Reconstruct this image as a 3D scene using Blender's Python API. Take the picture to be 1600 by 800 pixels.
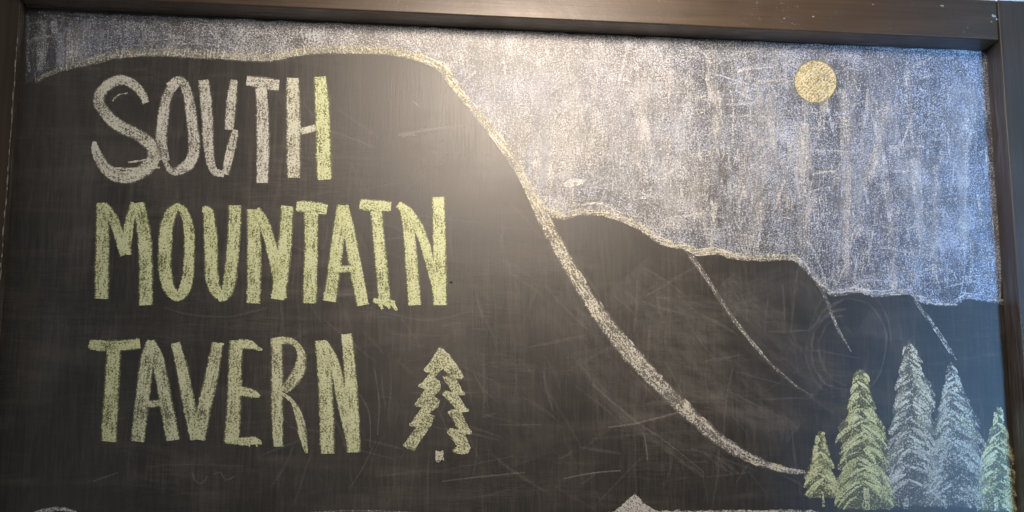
import bpy, math, random
from mathutils import Vector, Matrix
from mathutils.geometry import tessellate_polygon
from mathutils import noise as mnoise

random.seed(7)
R = math.radians
for o in list(bpy.data.objects):
    bpy.data.objects.remove(o)
scn = bpy.context.scene
col = scn.collection

# ------------------------------------------------------------------ camera
CAM = Vector((0.0, -1.85, 1.50))
YAW, PITCH, FPX = R(7.2), R(12.2), 2400.0
cam_d = bpy.data.cameras.new('camera')
cam_d.sensor_width = 36.0
cam_d.lens = FPX / 1600.0 * 36.0
cam_d.clip_start = 0.05
cam_d.clip_end = 100
cam = bpy.data.objects.new('camera', cam_d)
cam.location = CAM
cam.rotation_euler = (R(90) + PITCH, 0, -YAW)
col.objects.link(cam)
scn.camera = cam

# ------------------------------------------------------------------ world, lamps, exposure
w = bpy.data.worlds.new('World')
scn.world = w
w.use_nodes = True
bg = w.node_tree.nodes['Background']
bg.inputs[0].default_value = (0.98, 0.96, 0.94, 1)
bg.inputs[1].default_value = 0.17


def look(o, target):
    o.rotation_euler = (Vector(target) - o.location).to_track_quat('-Z', 'Y').to_euler()


def lamp(name, kind, loc, target, power, color, **kw):
    d = bpy.data.lights.new(name, kind)
    d.energy = power
    d.color = color
    for k, v in kw.items():
        setattr(d, k, v)
    o = bpy.data.objects.new(name, d)
    o.location = loc
    col.objects.link(o)
    look(o, target)
    return o


# warm picture light hung in front of and above the board
lamp('ceiling_spot', 'SPOT', (0.31, -0.66, 2.335), (0.33, 0, 2.15), 35.0, (1.0, 0.84, 0.69),
     spot_size=R(110), spot_blend=1.0, shadow_soft_size=0.10)
# daylight from a window to the right, and a weaker one to the left
lamp('window_light', 'AREA', (1.28, -2.3, 1.60), (1.19, 0, 1.92), 5.8, (0.22, 0.53, 1.0),
     shape='RECTANGLE', size=0.3, size_y=1.2, spread=R(29))
lamp('side_window_light', 'AREA', (-2.4, -1.2, 2.3), (-0.4, 0, 2.0), 7.0, (0.50, 0.70, 1.0),
     shape='RECTANGLE', size=0.8, size_y=1.2)

scn.view_settings.view_transform = 'Standard'
scn.view_settings.look = 'None'
scn.view_settings.exposure = 0.0
scn.view_settings.gamma = 1.0
scn.view_settings.use_curve_mapping = False
scn.render.engine = 'CYCLES'
scn.cycles.transparent_max_bounces = 64
scn.cycles.max_bounces = 6

# ------------------------------------------------------------------ from tracing coordinates to metres on the board
cy, sy, cp, sp = math.cos(YAW), math.sin(YAW), math.cos(PITCH), math.sin(PITCH)
AX_F = Vector((sy * cp, cy * cp, sp))
AX_R = Vector((cy, -sy, 0))
AX_U = AX_R.cross(AX_F)


def P(x, y, depth=0.0):
    """tracing point (1600 x 800 grid) -> (X, Z) on the board plane Y = depth"""
    d = AX_F * FPX + AX_R * (x - 800.0) - AX_U * (y - 400.0)
    t = (depth - CAM.y) / d.y
    q = CAM + d * t
    return Vector((q.x, q.z))


PXM = (P(801, 420) - P(800, 420)).length      # metres per tracing unit

# board extents (the writing surface is the plane Y = 0, the frame stands proud towards -Y)
XL = P(36, 60).x
XR = P(1551, 240).x
ZT = P(800, 47).y
ZB = ZT - 0.98
FD = 0.044                                     # depth of the frame in front of the panel
FW = 0.055                                     # face width of rails and stiles
BT = 0.012                                     # panel + backing behind the surface
BASE = Vector(((XL + XR) / 2, 0.0, ZB - FW))

# ------------------------------------------------------------------ node helpers


class NT:
    def __init__(self, mat):
        mat.use_nodes = True
        self.t = mat.node_tree
        self.t.nodes.clear()

    def n(self, typ, **kw):
        nd = self.t.nodes.new(typ)
        for k, v in kw.items():
            setattr(nd, k, v)
        return nd

    def l(self, a, b):
        self.t.links.new(a, b)

    def val(self, sock, v):
        if isinstance(v, (int, float, tuple)):
            sock.default_value = v
        else:
            self.l(v, sock)

    def math(self, op, a, b=0.0, c=0.0, clamp=False):
        nd = self.n('ShaderNodeMath', operation=op, use_clamp=clamp)
        for i, v in enumerate((a, b, c)):
            self.val(nd.inputs[i], v)
        return nd.outputs[0]

    def noise(self, vec, scale, detail=2.0, rough=0.5, dist=0.0):
        nd = self.n('ShaderNodeTexNoise')
        self.l(vec, nd.inputs['Vector'])
        nd.inputs['Scale'].default_value = scale
        nd.inputs['Detail'].default_value = detail
        nd.inputs['Roughness'].default_value = rough
        nd.inputs['Distortion'].default_value = dist
        return nd.outputs['Fac']

    def map(self, vec, scale, rot=(0, 0, 0), loc=(0, 0, 0)):
        nd = self.n('ShaderNodeMapping')
        self.l(vec, nd.inputs['Vector'])
        nd.inputs['Scale'].default_value = scale
        nd.inputs['Rotation'].default_value = rot
        nd.inputs['Location'].default_value = loc
        return nd.outputs[0]

    def rng(self, v, a, b, c=0.0, d=1.0, smooth=False):
        nd = self.n('ShaderNodeMapRange', interpolation_type='SMOOTHSTEP' if smooth else 'LINEAR')
        for i, x in enumerate((v, a, b, c, d)):
            self.val(nd.inputs[i], x)
        return nd.outputs[0]

    def mix(self, f, a, b):
        nd = self.n('ShaderNodeMix', data_type='RGBA')
        self.val(nd.inputs[0], f)
        self.val(nd.inputs[6], a)
        self.val(nd.inputs[7], b)
        return nd.outputs[2]

    def bump(self, h, dist, strength=1.0):
        nd = self.n('ShaderNodeBump')
        self.l(h, nd.inputs['Height'])
        nd.inputs['Distance'].default_value = dist
        nd.inputs['Strength'].default_value = strength
        return nd.outputs[0]

    def out(self, sh):
        o = self.n('ShaderNodeOutputMaterial')
        self.l(sh, o.inputs[0])


# ------------------------------------------------------------------ materials
def mat_panel():
    m = bpy.data.materials.new('blackboard_paint')
    t = NT(m)
    co = t.n('ShaderNodeTexCoord').outputs['Object']
    vert = t.noise(t.map(co, (300, 1, 16), (0, 0.05, 0)), 1.0, 3, 0.6, 1.2)
    vert2 = t.noise(t.map(co, (90, 1, 7), (0, -0.06, 0)), 1.0, 4, 0.65, 1.5)
    hori = t.noise(t.map(co, (22, 1, 260), (0, 0.12, 0)), 1.0, 3, 0.6, 2.0)
    hmask = t.noise(t.map(co, (6, 1, 9), (0, 0, 0), (3, 0, 5)), 1.0, 3, 0.6)
    swipe = t.noise(t.map(co, (5, 1, 30), (0, 0.9, 0)), 1.0, 4, 0.6, 1.0)
    cloud = t.noise(co, 5.0, 5, 0.6, 0.6)
    cloud2 = t.noise(t.map(co, (7, 1, 3)), 1.0, 4, 0.55, 1.0)
    fine = t.noise(co, 700.0, 2, 0.6)
    s = t.math('MULTIPLY', t.rng(vert, 0.42, 0.75), 0.40)
    s = t.math('ADD', s, t.math('MULTIPLY', t.rng(vert2, 0.48, 0.75), 0.34))
    s = t.math('ADD', s, t.math('MULTIPLY', t.math('MULTIPLY', t.rng(hori, 0.45, 0.75), t.rng(hmask, 0.42, 0.60)), 0.5))
    s = t.math('ADD', s, t.math('MULTIPLY', t.rng(swipe, 0.50, 0.75), 0.5))
    s = t.math('MULTIPLY', s, t.rng(cloud, 0.32, 0.68, 0.15, 1.0))
    s = t.math('MULTIPLY', s, t.rng(fine, 0.3, 0.6, 0.6, 1.0))
    dust = t.math('ADD', t.math('MULTIPLY', s, 0.95), t.math('MULTIPLY', t.rng(cloud2, 0.45, 0.72), 0.26), clamp=True)
    c = t.mix(dust, (0.012, 0.0105, 0.0088, 1), (0.125, 0.110, 0.092, 1))
    b = t.n('ShaderNodeBsdfPrincipled')
    t.l(c, b.inputs['Base Color'])
    t.l(t.rng(dust, 0, 0.7, 0.43, 0.55), b.inputs['Roughness'])
    b.inputs['Specular IOR Level'].default_value = 0.8
    h = t.math('ADD', t.math('MULTIPLY', vert, 0.6), t.math('MULTIPLY', fine, 0.8))
    t.l(t.bump(h, 0.0003, 0.35), b.inputs['Normal'])
    t.out(b.outputs[0])
    return m


def mat_frame(name, along='x', smear_and_light=0.0):
    m = bpy.data.materials.new(name)
    t = NT(m)
    co = t.n('ShaderNodeTexCoord').outputs['Object']
    sc = (6, 60, 160) if along == 'x' else (160, 60, 6)
    grain = t.noise(t.map(co, sc), 1.0, 5, 0.6, 0.3)
    cloud = t.noise(co, 14.0, 4, 0.6)
    speck = t.noise(co, 260.0, 2, 0.5)
    c = t.mix(t.rng(grain, 0.3, 0.7), (0.040, 0.025, 0.014, 1), (0.072, 0.046, 0.026, 1))
    dust = t.math('MULTIPLY', t.rng(speck, 0.64, 0.74), t.rng(cloud, 0.5, 0.68))
    c = t.mix(t.math('MULTIPLY', dust, 0.5), c, (0.25, 0.24, 0.22, 1))
    if smear_and_light:
        # chalk rubbed on to the inner edge; on the left stile painted window light too
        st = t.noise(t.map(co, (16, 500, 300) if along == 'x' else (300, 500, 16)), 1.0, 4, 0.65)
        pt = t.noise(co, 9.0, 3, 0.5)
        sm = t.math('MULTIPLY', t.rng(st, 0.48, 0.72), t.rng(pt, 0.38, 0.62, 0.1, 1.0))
        c = t.mix(t.math('MULTIPLY', sm, smear_and_light), c, (0.40, 0.42, 0.46, 1))
    b = t.n('ShaderNodeBsdfPrincipled')
    t.l(c, b.inputs['Base Color'])
    t.l(t.rng(cloud, 0.3, 0.7, 0.34, 0.46), b.inputs['Roughness'])
    b.inputs['Specular IOR Level'].default_value = 0.55
    t.l(t.bump(t.math('ADD', grain, t.math('MULTIPLY', speck, 0.4)), 0.0005, 0.28), b.inputs['Normal'])
    t.out(b.outputs[0])
    return m


def mat_chalk():
    """dry chalk: covers only the high spots of the board's tooth; pressure comes from the stroke"""
    m = bpy.data.materials.new('chalk')
    t = NT(m)
    tc = t.n('ShaderNodeTexCoord')
    co = tc.outputs['Object']
    uv = t.n('ShaderNodeSeparateXYZ')
    t.l(tc.outputs['UV'], uv.inputs[0])
    press = t.n('ShaderNodeAttribute', attribute_name='pressure').outputs['Fac']
    colr = t.n('ShaderNodeAttribute', attribute_name='pigment').outputs['Color']
    g1 = t.noise(co, 540.0, 2, 0.6, 0.5)
    g2 = t.noise(co, 1250.0, 1, 0.5)
    g3 = t.noise(t.map(co, (420, 1, 60)), 1.0, 2, 0.5)
    patch = t.noise(co, 38.0, 3, 0.6)
    g = t.math('ADD', t.math('MULTIPLY', g1, 0.62), t.math('ADD', t.math('MULTIPLY', g2, 0.26), t.math('MULTIPLY', g3, 0.12)))
    # distance to the stroke's edge (v = 0..1 across the stroke, .5 in the middle)
    e = t.math('SUBTRACT', 1.0, t.math('ABSOLUTE', t.math('SUBTRACT', t.math('MULTIPLY', uv.outputs[1], 2.0), 1.0)))
    ef = t.rng(e, 0.0, 0.34, 0.34, 1.0, True)
    cmb = t.n('ShaderNodeCombineXYZ')
    t.l(t.math('MULTIPLY', uv.outputs[0], 28.0), cmb.inputs[0])
    t.l(t.math('MULTIPLY', uv.outputs[1], 5.0), cmb.inputs[1])
    streak = t.noise(cmb.outputs[0], 1.0, 3, 0.6)
    ef = t.math('MULTIPLY', ef, t.rng(streak, 0.32, 0.68, 0.68, 1.18))
    d = t.math('MULTIPLY', t.math('MULTIPLY', press, ef), t.rng(patch, 0.3, 0.7, 0.78, 1.16))
    th = t.rng(d, 0.0, 1.0, 0.70, 0.40)
    k = t.math('SUBTRACT', g, th)
    fl = t.rng(k, -0.065, 0.075, 0.0, 0.90, True)
    film = t.math('MULTIPLY', t.math('MULTIPLY', d, 0.27), t.rng(g3, 0.3, 0.7, 0.6, 1.2), clamp=True)
    a = t.math('MAXIMUM', fl, film)
    b = t.n('ShaderNodeBsdfPrincipled')
    c = t.mix(t.rng(k, 0.0, 0.16), colr, (1, 1, 1, 1))
    c = t.mix(0.72, c, colr)
    t.l(c, b.inputs['Base Color'])
    b.inputs['Roughness'].default_value = 0.6
    b.inputs['Specular IOR Level'].default_value = 0.5
    t.l(t.bump(g, 0.0005, 0.5), b.inputs['Normal'])
    tr = t.n('ShaderNodeBsdfTransparent')
    mx = t.n('ShaderNodeMixShader')
    t.l(a, mx.inputs[0])
    t.l(tr.outputs[0], mx.inputs[1])
    t.l(b.outputs[0], mx.inputs[2])
    t.out(mx.outputs[0])
    return m


def mat_smear():
    """thin film of wiped chalk dust"""
    m = bpy.data.materials.new('wiped_chalk_film')
    t = NT(m)
    tc = t.n('ShaderNodeTexCoord')
    co = tc.outputs['Object']
    uv = t.n('ShaderNodeSeparateXYZ')
    t.l(tc.outputs['UV'], uv.inputs[0])
    press = t.n('ShaderNodeAttribute', attribute_name='pressure').outputs['Fac']
    colr = t.n('ShaderNodeAttribute', attribute_name='pigment').outputs['Color']
    cmb = t.n('ShaderNodeCombineXYZ')
    t.l(t.math('MULTIPLY', uv.outputs[0], 30.0), cmb.inputs[0])
    t.l(t.math('MULTIPLY', uv.outputs[1], 9.0), cmb.inputs[1])
    stk = t.noise(cmb.outputs[0], 1.0, 4, 0.65)
    g = t.noise(co, 600.0, 2, 0.6)
    e = t.math('SUBTRACT', 1.0, t.math('ABSOLUTE', t.math('SUBTRACT', t.math('MULTIPLY', uv.outputs[1], 2.0), 1.0)))
    a = t.math('MULTIPLY', press, t.rng(e, 0.0, 0.7, 0.0, 1.0, True))
    a = t.math('MULTIPLY', a, t.rng(stk, 0.36, 0.68, 0.1, 1.0))
    a = t.math('MULTIPLY', a, t.rng(g, 0.38, 0.62, 0.35, 1.0))
    b = t.n('ShaderNodeBsdfPrincipled')
    t.l(colr, b.inputs['Base Color'])
    b.inputs['Roughness'].default_value = 0.95
    b.inputs['Specular IOR Level'].default_value = 0.1
    tr = t.n('ShaderNodeBsdfTransparent')
    mx = t.n('ShaderNodeMixShader')
    t.l(a, mx.inputs[0])
    t.l(tr.outputs[0], mx.inputs[1])
    t.l(b.outputs[0], mx.inputs[2])
    t.out(mx.outputs[0])
    return m


def mat_wall():
    m = bpy.data.materials.new('painted_wall')
    t = NT(m)
    co = t.n('ShaderNodeTexCoord').outputs['Object']
    n1 = t.noise(co, 120.0, 4, 0.6)
    n2 = t.noise(co, 3.0, 3, 0.5)
    c = t.mix(n2, (0.66, 0.64, 0.60, 1), (0.74, 0.72, 0.68, 1))
    b = t.n('ShaderNodeBsdfPrincipled')
    t.l(c, b.inputs['Base Color'])
    b.inputs['Roughness'].default_value = 0.8
    t.l(t.bump(n1, 0.001, 0.4), b.inputs['Normal'])
    t.out(b.outputs[0])
    return m


M_PANEL = mat_panel()
M_FX = mat_frame('dark_stained_wood_rail', 'x')
M_FZ = mat_frame('dark_stained_wood_stile', 'z')
M_FXI = mat_frame('rail_edge_with_rubbed_chalk', 'x', 0.42)
M_FZI = mat_frame('stile_edge_with_rubbed_chalk', 'z', 0.42)
M_FZL = mat_frame('stile_edge_chalk_and_window_light', 'z', 1.0)  # left inner face: extra whitening puts window light into the colour
M_CHALK = mat_chalk()
M_SMEAR = mat_smear()
M_WALL = mat_wall()

# pigments (chalk colours; in the sky PALEBLUE also carries window light)
WHITE = (0.70, 0.69, 0.67)
GREY = (0.66, 0.66, 0.63)
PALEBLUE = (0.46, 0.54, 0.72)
YELLOW = (0.74, 0.69, 0.46)
CREAM = (0.76, 0.73, 0.60)
GOLD = (0.80, 0.69, 0.34)
LIME = (0.72, 0.79, 0.38)
GREEN = (0.72, 0.78, 0.48)
SAGE = (0.72, 0.75, 0.58)


def lerp3(a, b, f):
    return tuple(a[i] + (b[i] - a[i]) * f for i in range(3))


# ------------------------------------------------------------------ objects
def link(name, me, parent=None, mats=(), kind=None, label=None):
    o = bpy.data.objects.new(name, me)
    col.objects.link(o)
    for mm in mats:
        me.materials.append(mm)
    if parent:
        o.parent = parent
    if kind:
        o['kind'] = kind
    if label:
        o['label'] = label
    return o


def catmull(pts, step):
    """pts: (x, y, w[, p]) -> resampled list"""
    q = [tuple(p) + ((1.0,) if len(p) == 3 else ()) for p in pts]
    out = []
    for i in range(len(q) - 1):
        p0 = q[max(i - 1, 0)]
        p1, p2 = q[i], q[i + 1]
        p3 = q[min(i + 2, len(q) - 1)]
        L = math.hypot(p2[0] - p1[0], p2[1] - p1[1])
        n = max(1, int(L / step))
        for k in range(n):
            s = k / n
            s2, s3 = s * s, s * s * s
            v = []
            for c in range(2):
                v.append(0.5 * (2 * p1[c] + (p2[c] - p0[c]) * s + (2 * p0[c] - 5 * p1[c] + 4 * p2[c] - p3[c]) * s2
                                + (3 * p1[c] - p0[c] - 3 * p2[c] + p3[c]) * s3))
            for c in (2, 3):
                v.append(p1[c] + (p2[c] - p1[c]) * s)
            out.append(v)
    out.append(list(q[-1]))
    return out


class Chalk:
    """gathers strokes (traced in grid units) into one mesh lying on the board"""

    def __init__(self, y0=0.00025, dy=0.00006):
        self.v, self.f, self.uv, self.pr, self.pg = [], [], [], [], []
        self.y = y0
        self.dy = dy
        self.k = 0

    def _vert(self, x, y, uv, pr, pg, fixed=False):
        q = P(x, y)
        self.v.append((q.x - BASE.x, -self.y * 0.2 - BASE.y, q.y - BASE.z))
        self.uv.append(uv)
        self.pr.append(pr)
        self.pg.append(pg)
        return len(self.v) - 1

    def stroke(self, pts, pg, pressure=1.0, pg2=None, step=3.0, rough=0.9, square=True, levels=24):
        rough *= 0.7
        pts = catmull(pts, step)
        n = len(pts)
        base = None
        u = 0.0
        off = random.random() * 100
        for i, (x, y, wd, p) in enumerate(pts):
            a = pts[max(i - 1, 0)]
            b = pts[min(i + 1, n - 1)]
            dx, dy = b[0] - a[0], b[1] - a[1]
            L = math.hypot(dx, dy) or 1.0
            nx, ny = -dy / L, dx / L
            if i:
                u += math.hypot(x - pts[i - 1][0], y - pts[i - 1][1]) * PXM
            j1 = mnoise.noise(Vector((u * 170, off, 0))) * rough * 1.6 + random.uniform(-.5, .5) * rough
            j2 = mnoise.noise(Vector((u * 170, off + 9, 0))) * rough * 1.6 + random.uniform(-.5, .5) * rough
            h1, h2 = max(wd / 2 + j1, 0.15), max(wd / 2 + j2, 0.15)
            ex = ey = 0.0
            if square and i in (0, n - 1):
                ex, ey = (dx / L) * random.uniform(-1, 1) * rough, (dy / L) * random.uniform(-1, 1) * rough
            c = lerp3(pg, pg2, i / (n - 1)) if pg2 else pg
            pr = pressure * p * (1 + 0.12 * mnoise.noise(Vector((u * 60, off + 30, 0))))
            r = [self._vert(x - nx * h1 + ex, y - ny * h1 + ey, (u, 0.0), pr, c),
                 self._vert(x, y, (u, 0.5), pr, c),
                 self._vert(x + nx * h2 - ex, y + ny * h2 - ey, (u, 1.0), pr, c)]
            if base:
                self.f.append((base[0], r[0], r[1], base[1]))
                self.f.append((base[1], r[1], r[2], base[2]))
            base = r
        self.k += 1
        self.y += self.dy if self.k % levels else -self.dy * (levels - 1)

    def poly(self, pts, pg, pressure=1.0, sub=3.0, rough=1.2, pgf=None, prf=None):
        """filled outline, its edge made uneven"""
        ring = []
        n = len(pts)
        for i in range(n):
            a, b = pts[i], pts[(i + 1) % n]
            L = math.hypot(b[0] - a[0], b[1] - a[1])
            k = max(1, int(L / sub))
            for s in range(k):
                f = s / k
                ring.append((a[0] + (b[0] - a[0]) * f + random.uniform(-.5, .5) * rough,
                             a[1] + (b[1] - a[1]) * f + random.uniform(-.5, .5) * rough))
        ids = []
        for (x, y) in ring:
            ids.append(self._vert(x, y, (0.0, 0.5), prf(x, y) if prf else pressure, pgf(x, y) if pgf else pg))
        for tri in tessellate_polygon([[Vector((x, y, 0)) for x, y in ring]]):
            self.f.append(tuple(ids[i] for i in tri))
        self.y += self.dy

    def build(self, name, parent, mat=None, label=None, kind=None):
        me = bpy.data.meshes.new(name)
        me.from_pydata(self.v, [], self.f)
        uvl = me.uv_layers.new(name='UVMap')
        idx = [0] * len(me.loops)
        me.loops.foreach_get('vertex_index', idx)
        flat = []
        for i in idx:
            flat.extend(self.uv[i])
        uvl.data.foreach_set('uv', flat)
        a = me.attributes.new('pressure', 'FLOAT', 'POINT')
        a.data.foreach_set('value', self.pr)
        c = me.attributes.new('pigment', 'FLOAT_COLOR', 'POINT')
        fl = []
        for p in self.pg:
            fl.extend((p[0], p[1], p[2], 1.0))
        c.data.foreach_set('color', fl)
        # every face looks out of the wall
        import bmesh
        bm = bmesh.new()
        bm.from_mesh(me)
        bm.normal_update()
        for f in bm.faces:
            if f.normal.y > 0:
                f.normal_flip()
        bm.to_mesh(me)
        bm.free()
        return link(name, me, parent, (mat or M_CHALK,), kind, label)


# ------------------------------------------------------------------ wall behind
def wall():
    y = BT + 0.001
    me = bpy.data.meshes.new('wall')
    x0, x1, z0, z1 = -2.2, 3.0, 0.0, 3.2
    me.from_pydata([(x0, y, z0), (x1, y, z0), (x1, y, z1), (x0, y, z1),
                    (x0, y + .1, z0), (x1, y + .1, z0), (x1, y + .1, z1), (x0, y + .1, z1)], [],
                   [(0, 1, 2, 3), (5, 4, 7, 6), (4, 0, 3, 7), (1, 5, 6, 2), (3, 2, 6, 7), (4, 5, 1, 0)])
    return link('wall', me, None, (M_WALL,), 'structure')


wall()

# ------------------------------------------------------------------ the chalkboard: panel and frame
board = bpy.data.objects.new('chalkboard', None)
board.location = BASE
board.empty_display_size = 0.1
col.objects.link(board)
board['label'] = 'dark wood framed chalkboard with hand-drawn mountains, moon, pines and three chalk words'
board['category'] = 'chalkboard'


def box(name, x0, x1, y0, y1, z0, z1, mat, inner=None, inner_mat=None, bev=0.0022, label=None, seg=40):
    """bevelled bar; the face whose normal matches `inner` takes inner_mat"""
    import bmesh
    bm = bmesh.new()
    bmesh.ops.create_cube(bm, size=1.0)
    for v in bm.verts:
        v.co = Vector((x0 + (v.co.x + .5) * (x1 - x0), y0 + (v.co.y + .5) * (y1 - y0), z0 + (v.co.z + .5) * (z1 - z0))) - BASE
    if bev:
        bmesh.ops.bevel(bm, geom=list(bm.edges), offset=bev, segments=3, profile=0.5, affect='EDGES')
    bm.normal_update()
    if inner:
        for f in bm.faces:
            if f.normal.dot(Vector(inner)) > 0.9:
                f.material_index = 1
    for f in bm.faces:
        f.smooth = True
    me = bpy.data.meshes.new(name)
    bm.to_mesh(me)
    bm.free()
    o = link(name, me, board, (mat,) + ((inner_mat,) if inner_mat else ()), None, label)
    md = o.modifiers.new('wn', 'WEIGHTED_NORMAL')
    md.keep_sharp = True
    return o


panel = box('writing_panel', XL - 0.010, XR + 0.010, 0.0, BT, ZB - 0.010, ZT + 0.010, M_PANEL, bev=0)
for p_ in panel.data.polygons:
    p_.use_smooth = False
g = 0.0006
box('top_rail', XL - FW + FW + g, XR - g, -FD, -0.0004, ZT, ZT + FW, M_FX, (0, 0, -1), M_FXI)
box('bottom_rail', XL + g, XR - g, -FD, -0.0004, ZB - FW, ZB, M_FX, (0, 0, 1), M_FXI)
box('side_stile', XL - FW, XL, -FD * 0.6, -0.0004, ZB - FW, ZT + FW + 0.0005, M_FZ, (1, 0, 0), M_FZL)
box('side_stile', XR, XR + FW, -FD - 0.0008, -0.0004, ZB - FW, ZT + FW + 0.0005, M_FZ, (-1, 0, 0), M_FZI)

# ------------------------------------------------------------------ chalk: the sky
RIDGE = [(55, 130), (90, 118), (150, 101), (185, 93), (250, 90), (300, 92), (360, 96), (410, 99), (440, 95), (480, 87),
         (560, 86), (610, 88), (650, 97), (685, 112), (706, 145), (735, 176), (770, 222), (800, 266), (822, 304), (845, 346)]
RIDGE2 = [(860, 338), (880, 344), (905, 337), (940, 338), (970, 347), (1000, 360), (1022, 376), (1042, 386), (1072, 392),
          (1090, 401), (1108, 399), (1122, 398), (1142, 405), (1190, 408), (1240, 408), (1260, 424), (1282, 448), (1302, 463),
          (1340, 458), (1368, 465), (1392, 462), (1420, 461), (1436, 472), (1460, 477), (1490, 478), (1510, 468), (1540, 472),
          (1577, 479)]


def ridge_y(x):
    pts = [(30, 138)] + RIDGE + RIDGE2 + [(1600, 482)]
    for a, b in zip(pts, pts[1:]):
        if a[0] <= x <= b[0]:
            return a[1] + (b[1] - a[1]) * (x - a[0]) / max(b[0] - a[0], 1e-6)
    return pts[-1][1]


def top_y(x):
    return 47 + (x - 800) * 0.0425


def side_x(y):
    return 1546 + (y - 75) * 0.0775


def sky_pressure(x, y):
    f = 0.66
    if x < 330:
        f -= 0.32 * (330 - x) / 330
    f += 0.09 * math.exp(-((x - 850) / 260.0) ** 2)
    n = mnoise.noise(Vector((x / 90, y / 90, 3.0))) * 0.21 + mnoise.noise(Vector((x / 30, y / 60, 5.0))) * 0.10
    return f + n


def sky_pg_and_light(x, y):
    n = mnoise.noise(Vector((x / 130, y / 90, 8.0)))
    f = min(max(0.30 + n * 0.6 + 0.7 * min(max((x - 900) / 350, 0), 1) + (0.4 if x < 260 else 0), 0), 1)  # bluer towards both ends: cool window light painted into the pigment
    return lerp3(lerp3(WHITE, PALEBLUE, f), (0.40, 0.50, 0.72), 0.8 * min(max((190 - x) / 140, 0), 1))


def build_sky():
    c = Chalk(0.0008, 0.00004)
    # broad rubbed ground, laid column by column
    xs = [40 + i * 12 for i in range(128)]
    xs = [x for x in xs if x < 1574]
    rows = 16
    prev = None
    for x in xs:
        colv = []
        yt, yb = top_y(x) + 2 + random.uniform(-1, 1.5), ridge_y(x) - 3 + random.uniform(-1.5, 1.5)
        for r in range(rows + 1):
            y = yt + (yb - yt) * r / rows
            xx = min(x, side_x(y) - 1)
            colv.append(c._vert(xx, y, (0.0, 0.5), sky_pressure(x, y), sky_pg_and_light(x, y)))
        if prev:
            for r in range(rows):
                c.f.append((prev[r], colv[r], colv[r + 1], prev[r + 1]))
        prev = colv
    c.y += 0.00004
    # broad sweeps with the side of the stick
    for i in range(150):
        x = random.uniform(60, 1560)
        yt, yb = top_y(x) + 14, ridge_y(x) - 10
        if yb - yt < 60:
            continue
        l = random.uniform(50, min(210, yb - yt))
        y = random.uniform(yt, yb - l)
        sl = random.gauss(0.0, 0.10)
        wd = random.uniform(10, 26)
        pts = [(x + sl * l * q + random.uniform(-3, 3), y + l * q, wd * random.uniform(.8, 1.1), random.uniform(.7, 1.1)) for q in (0, .33, .66, 1)]
        if all(46 + wd / 2 < p[0] < side_x(p[1]) - wd / 2 and p[1] < ridge_y(p[0]) - 6 and p[1] < ridge_y(p[0] - wd / 2) - 5 for p in pts):
            c.stroke(pts, lerp3(WHITE, PALEBLUE, random.random() * .6), random.uniform(.5, .76), step=8, levels=40)
    # hand scribble over it: mostly up-and-down, some across, some curls
    made = 0
    while made < 2100:
        x = random.uniform(42, 1572)
        yt, yb = top_y(x) + 3, ridge_y(x) - 3
        if random.random() > (yb - yt) / 420 + 0.12:
            continue
        y = random.uniform(yt, yb)
        k = random.random()
        ln = random.uniform(18, 80)
        if k < 0.46:
            a = math.pi / 2 + random.gauss(0, 0.2)
        elif k < 0.68:
            a = random.gauss(0.05, 0.2)
        else:
            a = random.uniform(0, math.pi)
            ln *= 0.5
        dx, dy = math.cos(a) * ln / 2, math.sin(a) * ln / 2
        b = random.uniform(-5, 5)
        pts = [(x - dx, y - dy), (x - dy / ln * b, y + dx / ln * b), (x + dx, y + dy)]
        ok = all(42 < px < side_x(py) - 1 and top_y(px) + 2 < py < ridge_y(px) - 2 for px, py in pts)
        if not ok:
            continue
        wd = random.choice((random.uniform(1.5, 3), random.uniform(2.5, 6)))
        pr = random.uniform(0.5, 0.84) * (0.8 if x < 300 else 1)
        f = 0.62 if x > 1120 or x < 230 else 0.3  # scribble follows the same painted blue light at the ends
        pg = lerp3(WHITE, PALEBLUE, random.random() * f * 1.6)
        c.stroke([(px, py, wd * random.uniform(.7, 1.2), random.uniform(.7, 1.1)) for px, py in pts], pg, pr, step=8, rough=0.6, levels=40)
        made += 1
    # heavier line under the top rail
    for s in range(26):
        x0 = 60 + s * 57
        c.stroke([(x0 + i * 18, top_y(x0 + i * 18) + 4 + random.uniform(-1, 2), random.uniform(3, 6)) for i in range(5)
                  if x0 + i * 18 < 1536], lerp3(WHITE, PALEBLUE, 0.2), 0.75 if x0 > 300 else 0.45, rough=0.6) if x0 + 18 < 1536 else None
    return c.build('chalk_sky', board, label='scribbled white and pale blue chalk sky')


build_sky()


# bright dabs and curls in the sky
def dab(pts, pg, pr, name='chalk_dab', label=None):
    c = Chalk(0.0030)
    c.poly(pts, pg, pr)
    return c.build(name, board, label=label)


dab([(876, 290), (893, 278), (914, 281), (911, 288), (886, 294)], (0.76, 0.76, 0.76), .98, label='small bright white chalk dab in the sky')
dab([(1316, 392), (1322, 372), (1338, 352), (1350, 349), (1348, 366), (1334, 378), (1324, 396)], (0.72, 0.74, 0.78), 0.62,
    label='pale chalk smudge in the sky above the far ridge')


# ------------------------------------------------------------------ chalk: ridges
def offs(pts, w, up=0.5):
    return [(x, y - w * up, w) for x, y in pts]


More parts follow.
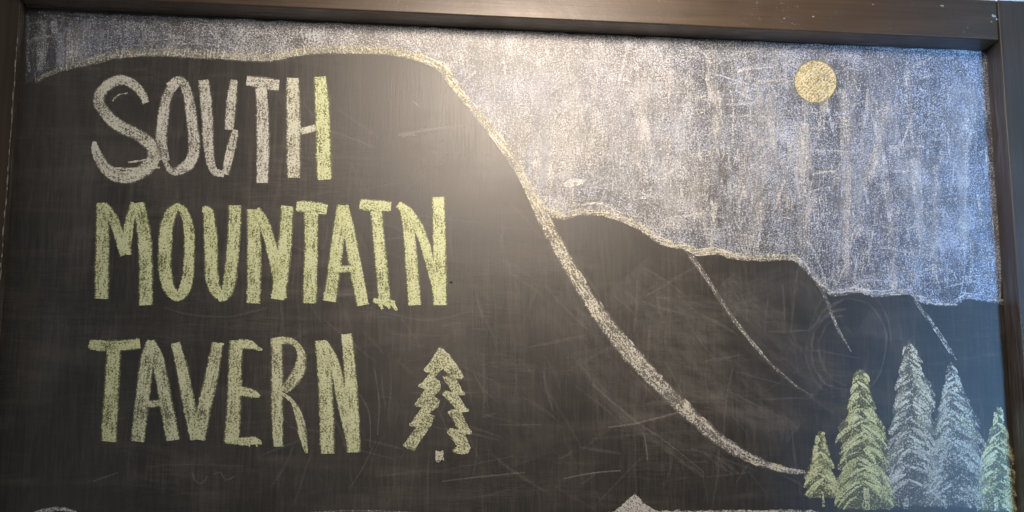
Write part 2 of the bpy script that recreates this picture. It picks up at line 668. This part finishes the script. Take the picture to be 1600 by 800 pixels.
def hatch_ridge():
    c = Chalk(0.0032)
    rp = [(55, 127, 5)] + [(x, y - 8, 15 if x > 120 else 9) for x, y in RIDGE[1:13]] + [
        (690, 106, 15), (714, 140, 14), (742, 171, 14), (776, 215, 15), (806, 258, 16), (828, 298, 19), (850, 342, 24),
        (876, 393, 22), (906, 444, 20), (942, 500, 25), (984, 551, 29), (1032, 603, 25), (1082, 651, 23), (1132, 693, 20),
        (1182, 720, 15), (1222, 733, 10), (1258, 738, 8)]
    c.stroke(rp[:13], CREAM, 0.56, pg2=YELLOW, rough=2.0)
    c.stroke(rp[12:20], YELLOW, 0.66, pg2=CREAM, rough=1.8)
    c.stroke([(x, y, w, 0.95) for x, y, w in rp[19:]], CREAM, 0.78, pg2=WHITE, rough=2.2)
    # short upright hatching along the crest
    x = 95.0
    while x < 690:
        y = ridge_y(x)
        h = random.uniform(6, 17)
        f = min(max((x - 330) / 250, 0), 1)
        c.stroke([(x + random.uniform(-6, 6), y - h - random.uniform(0, 4), random.uniform(1, 3)), (x, y - 2 - random.uniform(0, 5), random.uniform(1.2, 4))],
                 lerp3(CREAM, YELLOW, f), random.uniform(0.4, 0.95), rough=0.6)
        x += random.uniform(2.5, 9)
    # ragged chalk beside the steep slope
    for i in range(150):
        s = random.uniform(12, len(rp) - 2.01)
        a, b = rp[int(s)], rp[int(s) + 1]
        f = s - int(s)
        x, y, w = (a[k] + (b[k] - a[k]) * f for k in range(3))
        dx, dy = b[0] - a[0], b[1] - a[1]
        L = math.hypot(dx, dy)
        o = random.uniform(-.42, .5) * w
        x, y = x + dy / L * o, y - dx / L * o
        l = random.uniform(8, 26)
        c.stroke([(x - dx / L * l / 2, y - dy / L * l / 2, 1.4), (x, y, 3), (x + dx / L * l / 2, y + dy / L * l / 2, 1.4)],
                 random.choice((CREAM, WHITE, YELLOW)), random.uniform(0.6, 1.1), rough=0.6)
    return c.build('chalk_ridge_line', board, label='long pale yellow chalk outline of the big mountain')


hatch_ridge()


def ridge2():
    c = Chalk(0.0036)
    c.stroke([(x, y - 6, 13) for x, y in RIDGE2[:15]], CREAM, 0.60, rough=2.0)
    c.stroke([(x, y - 5, 11) for x, y in RIDGE2[14:]], WHITE, 0.55, pg2=PALEBLUE, rough=2.0)
    for i in range(170):
        s = random.uniform(0, len(RIDGE2) - 1.01)
        a, b = RIDGE2[int(s)], RIDGE2[int(s) + 1]
        f = s - int(s)
        x, y = a[0] + (b[0] - a[0]) * f, a[1] + (b[1] - a[1]) * f - random.uniform(1, 11)
        l = random.uniform(8, 30)
        dx, dy = b[0] - a[0], b[1] - a[1]
        L = math.hypot(dx, dy)
        if abs(dy) > abs(dx) * .5:
            l *= .4
        pg = random.choice((CREAM, YELLOW, WHITE)) if x < 1250 else random.choice((WHITE, PALEBLUE, GREY))
        c.stroke([(x - dx / L * l / 2, y - dy / L * l / 2, 1.3), (x, y, 2.4), (x + dx / L * l / 2, y + dy / L * l / 2, 1.3)],
                 pg, random.uniform(0.6, 1.05), rough=0.6)
    return c.build('chalk_ridge_line', board, label='wavy chalk outline of the far hills')


ridge2()


def spur(pts, pg, pr, label, extra=0, spread=3):
    c = Chalk(0.0030)
    c.stroke(pts, pg, pr, rough=1.0)
    for i in range(extra):
        s = random.uniform(0, len(pts) - 1.01)
        a, b = pts[int(s)], pts[int(s) + 1]
        f = s - int(s)
        x, y = a[0] + (b[0] - a[0]) * f + random.uniform(-spread, spread), a[1] + (b[1] - a[1]) * f
        dx, dy = b[0] - a[0], b[1] - a[1]
        L = math.hypot(dx, dy)
        l = random.uniform(8, 24)
        c.stroke([(x - dx / L * l, y - dy / L * l, 1.0), (x + dx / L * l, y + dy / L * l, 1.2)], pg, random.uniform(.55, .95), rough=0.5)
    return c.build('chalk_spur_line', board, label=label)


spur([(1078, 398, 12, .8), (1092, 418, 9), (1112, 447, 8), (1140, 491, 7), (1172, 532, 6), (1202, 566, 5, .8), (1240, 600, 4, .6), (1272, 620, 3, .6)],
     GREY, 0.50, 'pale chalk line running down from the middle of the far ridge', 16)
spur([(1276, 442, 7, .8), (1292, 470, 5), (1304, 502, 6), (1313, 522, 4), (1321, 537, 3)], GREY, 0.42,
     'short chalk line running down above the pines', 5, 2)
spur([(1428, 466, 8, .7), (1447, 494, 5), (1462, 515, 4), (1476, 536, 4), (1491, 556, 3)], GREY, 0.42,
     'double chalk line running down at the right of the far hills', 8, 4)
spur([(865, 328, 3, .8), (900, 321, 3), (936, 318, 3), (965, 331, 3), (1000, 340, 2.5, .7)], CREAM, 0.8,
     'thin second chalk contour above the far ridge', 4, 2)


# ------------------------------------------------------------------ chalk: the moon
def moon():
    c = Chalk(0.0040)
    cx, cy_, r = 1274, 128, 32
    c.poly([(cx + math.cos(a * math.tau / 40) * r, cy_ + math.sin(a * math.tau / 40) * (r + .5)) for a in range(40)], GOLD, 0.76, rough=1.0)
    for k in range(13):
        o = -28 + k * 4.6 + random.uniform(-1, 1)
        h = math.sqrt(max(r * r - o * o, 0)) * 0.94
        d = 0.7071
        c.stroke([(cx + (o - h) * d, cy_ + (o + h) * d, 2.2), (cx + o * d, cy_ + o * d + random.uniform(-1, 1), 3), (cx + (o + h) * d, cy_ + (o - h) * d, 2.2)],
                 lerp3(GOLD, CREAM, .5), random.uniform(.8, 1.1), rough=0.7)
    for rr in (31.5, 25, 17, 10):
        c.stroke([(cx + math.cos(a * math.tau / 24 + rr) * rr, cy_ + math.sin(a * math.tau / 24 + rr) * rr, 3.2, random.uniform(.8, 1.1)) for a in range(25)],
                 GOLD, 0.85, rough=0.7)
    c.stroke([(cx + math.cos(a * math.tau / 24 + 2) * 33, cy_ + math.sin(a * math.tau / 24 + 2) * 33.5, 2.6, random.uniform(.6, 1.1)) for a in range(25)],
             (0.20, 0.17, 0.07), 0.9, rough=0.8)
    return c.build('chalk_moon', board, label='round yellow chalk moon')


moon()

# ------------------------------------------------------------------ chalk: the lettering
S_COL = (0.76, 0.75, 0.64)
LETTERS = []


def letter(ch, word, strokes, pg=LIME, pr=0.94, extra=(), nth=''):
    c = Chalk(0.0026)
    def fat(q):
        return [(t_[0], t_[1], t_[2] * 1.12 + 0.6) + tuple(t_[3:]) for t_ in q]
    strokes = [dict(s_, p=fat(s_['p'])) if isinstance(s_, dict) else fat(s_) for s_ in strokes]
    pr += 0.05
    for s in strokes:
        pg2 = None
        if isinstance(s, dict):
            c.stroke(s['p'], s.get('c', pg), s.get('pr', pr), pg2=s.get('c2'), rough=s.get('r', 1.0))
            continue
        c.stroke(s, pg, pr, rough=1.0)
        # a few hard edge lines left by the chalk's corner
        q = s
        for side in (-.33, .3):
            if random.random() < 0.75 and min(t_[2] for t_ in q) > 9:
                i0 = 0
                pts = []
                for i, t_ in enumerate(q):
                    a, b = q[max(i - 1, 0)], q[min(i + 1, len(q) - 1)]
                    dx, dy = b[0] - a[0], b[1] - a[1]
                    L = math.hypot(dx, dy) or 1
                    o = t_[2] * side * random.uniform(.7, 1.2)
                    pts.append((t_[0] - dy / L * o, t_[1] + dx / L * o, random.uniform(2, 4.5)))
                c.stroke(pts, lerp3(pg, WHITE, .25), random.uniform(.65, .95), rough=0.7)
    for e in extra:
        c.poly(e, pg, pr)
    return c.build('chalk_letter', board, label='chalk capital %s%s in the %s word' % (ch, nth, word))


# first word
letter('S', 'top', [[(228, 161, 10), (222, 147, 13), (208, 132, 14), (190, 125, 15), (171, 131, 16), (158, 145, 16), (155, 160, 17), (163, 174, 17),
                     (176, 189, 18), (192, 200, 18), (210, 208, 17), (227, 219, 18), (239, 233, 19), (240, 249, 20), (230, 262, 20), (214, 272, 20),
                     (197, 277, 20), (178, 273, 19), (164, 262, 17), (155, 248, 16), (149, 234, 12), (147, 221, 5)],
                    {'p': [(170, 262, 2.5), (205, 264, 3), (250, 262, 3)], 'pr': .9},
                    {'p': [(200, 254, 2), (230, 250, 3), (262, 248, 2)], 'pr': .9},
                    {'p': [(175, 158, 2), (187, 148, 2), (200, 146, 2)], 'pr': .7}], lerp3(S_COL, LIME, .12), .88)
letter('O', 'top', [[(276, 130, 12), (264, 143, 14), (258, 163, 15), (254, 190, 17), (252, 215, 17), (255, 238, 15), (260, 252, 10)],
                    [(262, 134, 8), (276, 126, 11), (287, 130, 14), (294, 150, 15), (299, 180, 16), (303, 215, 17), (302, 242, 17), (293, 258, 17),
                     (280, 266, 14), (267, 267, 9), (258, 252, 7)]], S_COL, .86)
letter('U', 'top', [[(318, 125, 16), (321, 150, 17), (324, 190, 17), (326, 230, 15), (330, 256, 13), (336, 269, 11), (350, 272, 9)],
                    [(366, 125, 9), (363, 145, 14), (360, 175, 15), (358, 203, 13)],
                    [(368, 203, 8), (364, 220, 13), (358, 245, 14), (352, 273, 11)]], S_COL, .86)
letter('T', 'top', [[(385, 126, 14), (405, 129, 18), (436, 134, 17)], [(408, 138, 17), (410, 180, 18), (411, 230, 19), (410, 286, 18)]], S_COL, .92)
letter('H', 'top', [[(458, 122, 17), (458, 170, 21), (459, 220, 20), (459, 278, 19)], [(470, 206, 8), (480, 203, 11), (494, 200, 10)],
                    {'p': [(500, 120, 18), (503, 160, 21), (505, 220, 22), (507, 281, 21)], 'c': LIME, 'pr': 1.0}], lerp3(S_COL, LIME, .25), .92)
# second word
letter('M', 'middle', [[(158, 317, 13), (160, 345, 19), (160, 400, 21), (159, 467, 20)], [(162, 320, 12), (178, 345, 15), (196, 398, 16)],
                       [(212, 318, 13), (202, 350, 14), (197, 398, 15)], [(216, 317, 18), (223, 350, 20), (228, 410, 21), (228, 477, 20)]], LIME, .92)
letter('O', 'middle', [[(282, 320, 6), (270, 329, 16), (261, 352, 20), (258, 385, 20), (258, 420, 20), (264, 450, 18), (278, 464, 12)],
                       [(277, 321, 7), (288, 332, 13), (295, 358, 16), (296, 395, 16), (294, 430, 17), (288, 453, 17), (277, 465, 12), (266, 460, 9)]], LIME, .94)
letter('U', 'middle', [[(316, 327, 8), (325, 332, 17), (329, 365, 20), (330, 410, 20), (333, 443, 19), (344, 463, 15)],
                       [(367, 321, 19), (366, 355, 19), (363, 400, 19), (359, 440, 19), (352, 460, 17), (340, 466, 11)]], LIME, .94)
letter('N', 'middle', [[(395, 327, 18), (397, 370, 21), (397, 420, 21), (396, 474, 20)], [(399, 328, 14), (413, 350, 16), (425, 390, 17), (436, 440, 17), (440, 467, 16)],
                       [(449, 322, 18), (446, 370, 20), (441, 420, 22), (434, 468, 20)]], LIME, .94, nth=' before the T')
letter('T', 'middle', [[(463, 322, 14), (485, 324, 18), (511, 328, 16)], [(486, 332, 20), (486, 380, 20), (485, 430, 20), (484, 474, 20)]], LIME, .98)
letter('A', 'middle', [[(535, 321, 15), (530, 360, 19), (523, 415, 19), (515, 471, 19)], [(537, 321, 14), (545, 360, 18), (555, 415, 18), (567, 477, 18)],
                       [(524, 420, 9), (538, 421, 10), (553, 420, 9)]], LIME, .96)
letter('I', 'middle', [[(562, 319, 15), (585, 321, 17), (611, 323, 15)], [(588, 329, 17), (592, 375, 17), (597, 425, 18), (601, 472, 18)],
                       [(583, 469, 6), (600, 473, 10), (617, 473, 6)], [(592, 473, 7), (598, 483, 3)], [(604, 474, 8), (609, 482, 3)], [(613, 473, 7), (620, 485, 3)]], LIME, .98)
letter('N', 'middle', [[(628, 322, 10), (637, 350, 17), (643, 410, 18), (648, 477, 19)], [(622, 319, 10), (640, 333, 14), (658, 365, 15), (672, 410, 14), (684, 462, 13)],
                       [(685, 308, 18), (686, 360, 19), (687, 420, 20), (687, 477, 20)]], LIME, 1.0, nth=' that ends it')
# third word
letter('T', 'bottom', [[(139, 537, 10), (150, 540, 16), (185, 540, 16), (219, 537, 15)], [(178, 547, 21), (175, 600, 22), (172, 650, 23), (170, 690, 22)]], LIME, .90)
letter('A', 'bottom', [[(235, 532, 9), (230, 560, 20), (223, 620, 21), (215, 690, 20)], [(236, 533, 9), (246, 560, 19), (258, 620, 20), (270, 688, 20)],
                       [(227, 631, 9), (238, 631, 11), (250, 630, 9)]], lerp3(LIME, SAGE, .4), .86)
letter('V', 'bottom', [[(274, 536, 13), (283, 570, 17), (294, 625, 19), (306, 687, 17)], [(340, 536, 17), (332, 580, 20), (321, 630, 21), (310, 687, 20)],
                       [(334, 537, 4), (350, 538, 3)]], lerp3(LIME, CREAM, .3), .90)
letter('E', 'bottom', [[(369, 532, 20), (367, 580, 20), (366, 630, 21), (362, 690, 23)], [(372, 537, 14), (392, 539, 14), (400, 543, 8), (410, 547, 2)],
                       [(374, 611, 14), (392, 614, 14), (402, 618, 8), (406, 620, 3)], [(352, 688, 7), (378, 690, 12), (395, 689, 13), (409, 692, 4)],
                       [(386, 684, 3), (390, 698, 2)], [(398, 684, 3), (402, 698, 2)]], lerp3(LIME, CREAM, .2), .92)
letter('R', 'bottom', [[(432, 531, 16), (433, 580, 17), (433, 640, 18), (435, 698, 14)],
                       [(423, 533, 7), (438, 532, 12), (454, 533, 10), (465, 541, 9), (471, 556, 13), (468, 577, 18), (457, 596, 18), (443, 611, 11)],
                       [(441, 615, 4), (457, 628, 6), (467, 650, 12), (473, 678, 13), (479, 708, 4)]], lerp3(LIME, CREAM, .35), .90)
letter('N', 'bottom', [[(501, 532, 17), (506, 570, 21), (510, 640, 21), (512, 709, 21)], [(506, 536, 13), (522, 568, 16), (536, 630, 17), (553, 705, 17)],
                       [(542, 522, 16), (546, 570, 18), (550, 630, 19), (553, 707, 20)]], lerp3(LIME, CREAM, .2), .94)


# ------------------------------------------------------------------ chalk: small outline pine beside the third word
def z8(p):
    return (400 + p[0] / 2.667, 500 + p[1] / 2.667)


def outline_pine():
    c = Chalk(0.0026)
    left = [(768, 112), (735, 160), (702, 208), (724, 222), (678, 276), (702, 290), (660, 352), (692, 366), (638, 436), (668, 448), (610, 524),
            (640, 540), (662, 546), (682, 508), (734, 434), (745, 402), (718, 388), (758, 366), (768, 336), (742, 316), (772, 288), (766, 252),
            (744, 240), (782, 200), (772, 178)]
    right = [(772, 116), (804, 142), (834, 190), (862, 240), (828, 236), (870, 312), (838, 306), (886, 380), (852, 374), (897, 472), (866, 464),
             (894, 532), (884, 556), (850, 560), (814, 546), (838, 526), (794, 466), (806, 450), (842, 456), (796, 382), (836, 374), (774, 308),
             (788, 294), (818, 300), (776, 236), (802, 230), (766, 186)]
    pg = lerp3(LIME, CREAM, .35)
    c.poly([z8(p) for p in left], pg, .80, rough=1.4)
    c.poly([z8(p) for p in right], pg, .80, rough=1.4)
    for s in ([(765, 118), (728, 178), (704, 210), (738, 214)], [(752, 226), (706, 262), (680, 276), (728, 284)], [(745, 300), (690, 336), (664, 354), (716, 358)],
              [(724, 380), (664, 424), (642, 438), (700, 440)], [(704, 452), (650, 506), (620, 528)],
              [(770, 118), (822, 178), (858, 238), (808, 232)], [(800, 246), (838, 286), (868, 310), (790, 302)], [(800, 318), (850, 356), (884, 378), (812, 378)],
              [(816, 394), (866, 440), (894, 470), (820, 462)], [(812, 478), (856, 516), (884, 546), (824, 544)]):
        c.stroke([z8(p) + (random.uniform(3, 5.5),) for p in s], lerp3(pg, WHITE, .15), random.uniform(.8, 1.0), rough=0.9)
    o = c.build('chalk_pine', board, label='small hollow zigzag chalk pine beside the bottom word')
    t = Chalk(0.0026)
    t.poly([z8(p) for p in ((748, 545), (766, 548), (780, 542), (782, 586), (774, 580), (762, 594), (748, 590))], CREAM, .98)
    t.build('trunk', o)
    return o


outline_pine()


# ------------------------------------------------------------------ chalk: the stand of pines
def pine(label, ax, ay, bx, by, prof, pg_top, pg_low, n, pr, trunk=None, y0=0.0026, wob=1.0, fill=0.50, green=None):
    """ax,ay apex; bx,by foot; prof = [(f, left, right)] half widths down the height"""
    c = Chalk(y0, 0.00003)

    def at(f):
        for a, b in zip(prof, prof[1:]):
            if a[0] <= f <= b[0]:
                k = (f - a[0]) / (b[0] - a[0])
                return a[1] + (b[1] - a[1]) * k, a[2] + (b[2] - a[2]) * k
        return prof[-1][1], prof[-1][2]

    def axis(f):
        return ax + (bx - ax) * f, ay + (by - ay) * f
    # soft ground
    L, Rr = [], []
    for i in range(41):
        f = i / 40
        l, r = at(f)
        x, y = axis(f)
        saw = 0.88 + 0.30 * ((f * 7.0) % 1.0)
        L.append((x - l * saw, y))
        Rr.append((x + r * saw, y))
    c.poly(L + Rr[::-1], pg_top, fill, pgf=lambda x, y: lerp3(pg_top, pg_low, min(max((y - ay) / (by - ay), 0), 1)), rough=2.5)
    # boughs: strokes falling from the axis outwards, longest at the foot of each tier
    for i in range(int(n * 0.30)):
        f = 0.03 + 0.95 * random.random() ** 0.8
        side = random.choice((-1, 1))
        l, r = at(min(f + 0.05, 1))
        wd = l if side < 0 else r
        saw = 0.88 + 0.30 * ((f * 7.0) % 1.0)
        x0, y0_ = axis(f)
        s0 = random.uniform(0.0, 0.5)
        s1 = min(s0 + random.uniform(0.4, 0.8), 1.1)
        xs, xe = x0 + side * wd * saw * s0, x0 + side * wd * saw * s1
        drop = (xe - xs) * side * random.uniform(0.5, 1.25) + 2
        ys = y0_ + wd * s0 * 0.5 - 4
        pts = [(xs, ys, random.uniform(3, 6)), ((xs + xe) / 2 + random.uniform(-1, 1) * wob, ys + drop * 0.32, random.uniform(6, 11)),
               (xe, ys + drop, random.uniform(2, 5))]
        if pts[-1][1] > by + 4:
            continue
        fy = min(max((ys - ay) / (by - ay), 0), 1)
        pg = lerp3(pg_top, pg_low, min(max(fy + random.uniform(-.25, .25), 0), 1))
        if green and random.random() < green[1] * (1 - fy) + 0.05:
            pg = green[0]
        c.stroke(pts, lerp3(pg, WHITE, random.random() * .10), pr * random.choice((random.uniform(.5, .85), random.uniform(.9, 1.2))), step=5, rough=0.8, levels=60)
    # tiers of drooping boughs whose tips stand out of the outline
    tiers = max(6, int((by - ay) / 21))
    for k in range(tiers):
        for side in (-1, 1):
            for q in range(3):
                if random.random() < 0.15:
                    continue
                f = (k + 0.33 * q + random.uniform(-.35, .35)) / tiers * 0.90 + 0.04
                f = min(max(f, 0.02), 0.95)
                s0 = random.choice((random.uniform(-.3, .05), random.uniform(.05, .45)))
                x0, y0_ = axis(f)
                l, r = at(min(f + 0.07, 1))
                wd = (l if side < 0 else r) * (1.14 - 0.10 * q) * random.uniform(.92, 1.1)
                drop = 6 + wd * random.uniform(.45, .95)
                if y0_ + drop > by + 5:
                    continue
                fy = min(max((y0_ - ay) / (by - ay), 0), 1)
                pg = lerp3(pg_top, pg_low, min(max(fy + random.uniform(-.2, .2), 0), 1))
                c.stroke([(x0 + side * wd * s0, y0_ + drop * max(s0, 0) * .4, random.uniform(2, 4)), (x0 + side * wd * (s0 + (1 - s0) * .4) + random.uniform(-1.5, 1.5), y0_ + drop * random.uniform(.2, .36), random.uniform(3, 7)),
                          (x0 + side * wd * (s0 + (1 - s0) * .75), y0_ + drop * random.uniform(.5, .68), random.uniform(3, 6.5)), (x0 + side * wd, y0_ + drop, random.uniform(1, 2.5))],
                         lerp3(pg, WHITE, random.random() * .15), pr * random.uniform(.7, 1.3), step=5, rough=1.2, levels=60)
    o = c.build('chalk_pine', board, label=label)
    if trunk:
        t = Chalk(y0 + 0.0019)
        t.stroke(trunk, lerp3(pg_low, WHITE, .2), pr, rough=0.9)
        t.build('trunk', o)
    return o


BLUEGREY = (0.60, 0.63, 0.60)
pine('tall blue-grey chalk pine, the tallest of the stand', 1420, 532, 1424, 790,
     [(0, 1, 2), (.08, 7, 10), (.2, 14, 22), (.28, 20, 33), (.45, 25, 34), (.6, 35, 38), (.75, 42, 42), (.9, 44, 48), (1, 40, 50)],
     lerp3(SAGE, CREAM, .3), BLUEGREY, 240, .80, [(1416, 778, 9), (1415, 795, 10)], 0.0024, green=(SAGE, .7))
pine('blue-grey chalk pine right of the tallest one', 1486, 565, 1492, 792,
     [(0, 1, 2), (.08, 6, 7), (.2, 13, 17), (.33, 20, 32), (.48, 29, 42), (.65, 36, 42), (.8, 40, 44), (1, 42, 44)],
     lerp3(SAGE, PALEBLUE, .3), (0.60, 0.62, 0.56), 250, .74, [(1476, 774, 7), (1477, 795, 6)], 0.0046, green=(SAGE, .6))
pine('tall yellow-green chalk pine with a flat tip, left of the blue-grey ones', 1343, 578, 1349, 796,
     [(0, 6, 6), (.05, 11, 12), (.13, 11, 13), (.3, 21, 23), (.43, 33, 34), (.5, 38, 37), (.52, 29, 30), (.7, 36, 38), (.76, 33, 36), (.88, 43, 45), (1, 42, 47)],
     lerp3(GREEN, LIME, .7), lerp3(GREEN, LIME, .45), 240, .84, [(1353, 762, 11), (1353, 797, 14)], 0.0068)
pine('shortest yellow-green chalk pine at the left of the stand', 1281, 675, 1284, 778,
     [(0, 3, 2), (.1, 6, 7), (.3, 11, 12), (.5, 17, 17), (.65, 25, 20), (.8, 24, 26), (1, 24, 28)],
     lerp3(GREEN, LIME, .5), lerp3(GREEN, LIME, .6), 130, .82, [(1285, 768, 5), (1287, 792, 4)], 0.0024)
pine('green chalk pine beside the right frame', 1560, 633, 1563, 798,
     [(0, 1, 1), (.1, 4, 5), (.25, 13, 12), (.42, 26, 19), (.6, 31, 21), (.8, 34, 22), (1, 35, 24)],
     (0.74, 0.72, 0.36), (0.74, 0.74, 0.40), 200, .84, [(1556, 776, 7), (1556, 798, 8)], 0.0024)


# ------------------------------------------------------------------ chalk: the snowy line along the foot of the picture
def foot():
    c = Chalk(0.0026)
    c.poly([(955, 803), (972, 789), (985, 777), (992, 771), (1000, 779), (1008, 788), (1020, 795), (1040, 804)], WHITE, .95, rough=1.5)
    c.stroke([(950, 804, 9), (1010, 802, 9), (1070, 802, 7), (1130, 800, 7), (1190, 800, 6), (1235, 799, 7), (1285, 803, 5)], GREY, .75, rough=2.0)
    for i in range(40):
        x = random.uniform(965, 1270)
        c.stroke([(x - 9, 801 + random.uniform(-3, 3), 1.5), (x, 800 + random.uniform(-3, 3), 3), (x + 9, 802 + random.uniform(-3, 3), 1.5)], WHITE, random.uniform(.7, 1.1), rough=.7)
    c.build('chalk_snow_line', board, label='white chalk peak and line at the lower edge of the picture')
    c = Chalk(0.0026)
    c.stroke([(40, 806, 6), (70, 798, 8), (95, 795, 7), (114, 799, 4), (135, 806, 4)], WHITE, .8, rough=1.4)
    c.build('chalk_snow_line', board, label='short white chalk arc in the lower left corner')
    c = Chalk(0.0026)
    c.stroke([(430, 806, 3, .5), (500, 800, 3), (560, 798, 3), (640, 801, 3), (700, 806, 3, .5)], GREY, .5, rough=.9)
    c.build('chalk_snow_line', board, label='faint chalk arc under the small hollow pine')


foot()


# ------------------------------------------------------------------ wiped marks, ghosts and scratches
def film(strokes, label=None, name='wiped_smear', y0=0.0004, joined=False):
    c = Chalk(y0, 0.00004)
    for i, (pts, pr) in enumerate(strokes):
        c.stroke(pts, (0.62, 0.60, 0.57), pr, step=5, rough=0.3)
        if not joined:
            y1 = c.y
            c.build(name, board, M_SMEAR, label if i == 0 else None)
            c = Chalk(y1, 0.00004)
    if joined:
        c.build(name, board, M_SMEAR, label, 'stuff')


film([([(622, 211, 5), (660, 204, 8), (700, 199, 7), (742, 193, 4)], .7), ([(628, 214, 2), (640, 210, 3), (650, 212, 2)], 1.0),
      ([(646, 158, 2), (652, 164, 3), (656, 168, 2)], 1.0)], 'thin pale scratch right of the top word')
film([([(1318 + k * 3 + math.cos(a * math.tau / 28) * rx * (1 + .06 * math.sin(a * .5 + k)) + random.uniform(-1.5, 1.5), 548 - k * 2 + math.sin(a * math.tau / 28) * ry * (1 + .05 * math.sin(a * .4 + 2 * k)) + random.uniform(-1.5, 1.5), random.uniform(3, 8), random.uniform(.5, 1.1)) for a in range(5 * k, 5 * k + (22, 17, 24, 14, 11, 13, 8)[k])], pr)
      for k, (rx, ry, pr) in enumerate(((38, 52, .2), (50, 66, .24), (61, 78, .26), (70, 90, .2), (84, 100, .12), (96, 108, .1), (108, 116, .07)))],
     'faint oval wiping swirl above the pines', name='wiped_swirl', joined=True)
film([([(1130, 470, 60), (1190, 455, 80), (1250, 440, 60), (1290, 500, 60)], .10), ([(1350, 500, 50), (1400, 530, 60), (1430, 580, 50)], .12)],
     'cloudy wiped patch under the far hills')
film([([(905, 560, 18), (940, 610, 26), (985, 660, 20), (1040, 700, 14), (1100, 745, 8)], .20), ([(925, 600, 5), (985, 652, 6), (1040, 690, 4), (1100, 738, 3)], .28),
      ([(950, 668, 3), (1000, 660, 5), (1060, 644, 4)], .5), ([(880, 748, 2), (920, 740, 4), (970, 735, 3)], .55),
      ([(1007, 680, 2), (1010, 700, 4), (1012, 720, 3)], .5)], 'pale arc wiped below the long slope')
film([([(690, 752, 2), (750, 745, 4), (820, 738, 3)], .4), ([(575, 480, 3), (660, 500, 5), (740, 486, 4)], .14),
      ([(540, 590, 2), (575, 640, 3), (578, 700, 2)], .35), ([(585, 575, 2), (592, 625, 4), (590, 680, 3)], .3)], 'faint wiped lines around the small pine')
film([([(300, 738, 3), (306, 752, 4), (316, 755, 4), (324, 744, 3)], .3), ([(332, 742, 3), (345, 738, 3), (352, 750, 4), (366, 745, 3)], .3),
      ([(145, 752, 3), (165, 745, 4), (185, 738, 3)], .3), ([(230, 730, 3), (280, 726, 4), (380, 728, 3)], .12)], 'ghost of wiped letters under the bottom word')
film([([(255, 480, 3), (300, 492, 5), (360, 494, 5), (420, 480, 3)], .15)], 'faint curved ghost under the middle word')
film([([(860, 380, 20), (905, 480, 26), (950, 560, 20)], .10)], 'cloudy wiped band along the long slope')
film([([(860, 470, 90), (930, 560, 130), (1010, 640, 120), (1120, 700, 90)], .09), ([(980, 430, 120), (1060, 520, 150), (1150, 610, 130), (1240, 680, 80)], .13),
      ([(1130, 440, 60), (1200, 520, 110), (1290, 600, 90)], .12), ([(700, 520, 70), (790, 620, 120), (830, 720, 90)], .06),
      ([(1010, 500, 50), (1110, 490, 60), (1230, 500, 50)], .10), ([(1060, 600, 40), (1150, 640, 50), (1230, 660, 40)], .12)],
     'broad dusty wipe across the lower middle of the board')
# bundles of rubbed strokes on the dark mountain
st = []
for i in range(330):
    x = random.uniform(440, 1330)
    y = random.uniform(180, 780)
    if y < ridge_y(x) + 50:
        continue
    a = random.choice((math.pi / 2, 0.0, random.uniform(0, 3.14), random.uniform(0.6, 1.1))) + random.gauss(0, .15)
    l = random.uniform(25, 120)
    b = random.uniform(-6, 6)
    st.append(([(x - math.cos(a) * l / 2, y - math.sin(a) * l / 2, random.uniform(1, 4)), (x + b, y, random.uniform(3, 10)),
                (x + math.cos(a) * l / 2, y + math.sin(a) * l / 2, random.uniform(1, 3))], random.uniform(.04, .18)))
film(st, 'fine rubbed streaks across the dark mountain', joined=True)


# ------------------------------------------------------------------ chips and chalk specks on the frame
def chip(name, cx, cz, r, y, pg, seedv, sx=1.5, sz=1.0):
    rnd = random.Random(seedv)
    n = 9
    vs = [(cx - BASE.x, y - 0.0003, cz - BASE.z)]
    for i in range(n):
        a = i * math.tau / n
        q = r * rnd.uniform(.5, 1.25)
        vs.append((cx + math.cos(a) * q * sx - BASE.x, y, cz + math.sin(a) * q * sz - BASE.z))
    fs = [(0, 1 + (i + 1) % n, 1 + i) for i in range(n)]
    me = bpy.data.meshes.new(name)
    me.from_pydata(vs, [], fs)
    return link(name, me, board, (pg,))


def flat_mat(name, c, rough=.7):
    m = bpy.data.materials.new(name)
    t = NT(m)
    co = t.n('ShaderNodeTexCoord').outputs['Object']
    n = t.noise(co, 900, 3, .6)
    b = t.n('ShaderNodeBsdfPrincipled')
    t.l(t.mix(n, tuple(x * .6 for x in c) + (1,), tuple(c) + (1,)), b.inputs['Base Color'])
    b.inputs['Roughness'].default_value = rough
    t.out(b.outputs[0])
    return m


M_CHIP = flat_mat('worn_paint_chip', (0.42, 0.42, 0.41))
for i, (x, y, r) in enumerate(((1472, 9, .0016), (1553, 25, .0022), (1558, 30, .0015), (1271, 26, .0012), (1225, 29, .001), (1364, 7, .0012), (1549, 34, .001))):
    q = P(x, y, -FD)
    chip('paint_chip', q.x, q.y, r, -FD - 0.0003, M_CHIP, 40 + i)
rnd = random.Random(3)
# rubbed spots along the arris of the left stile
zz = P(36, 60).y
for i in range(26):
    z = zz - 0.01 - i * 0.0148 + rnd.uniform(-.006, .006)
    chip('paint_chip', XL - 0.0012 + rnd.uniform(-.0006, .0004), z, rnd.uniform(.0010, .0022), -FD * 0.6 - 0.0001, M_CHIP, 80 + i, 0.42, rnd.uniform(1.5, 4.0))

M_DARK = flat_mat('dark_hole', (0.004, 0.004, 0.004))
q = P(705, 441)
chip('nail_hole', q.x, q.y, .0014, -0.0006, M_DARK, 9)
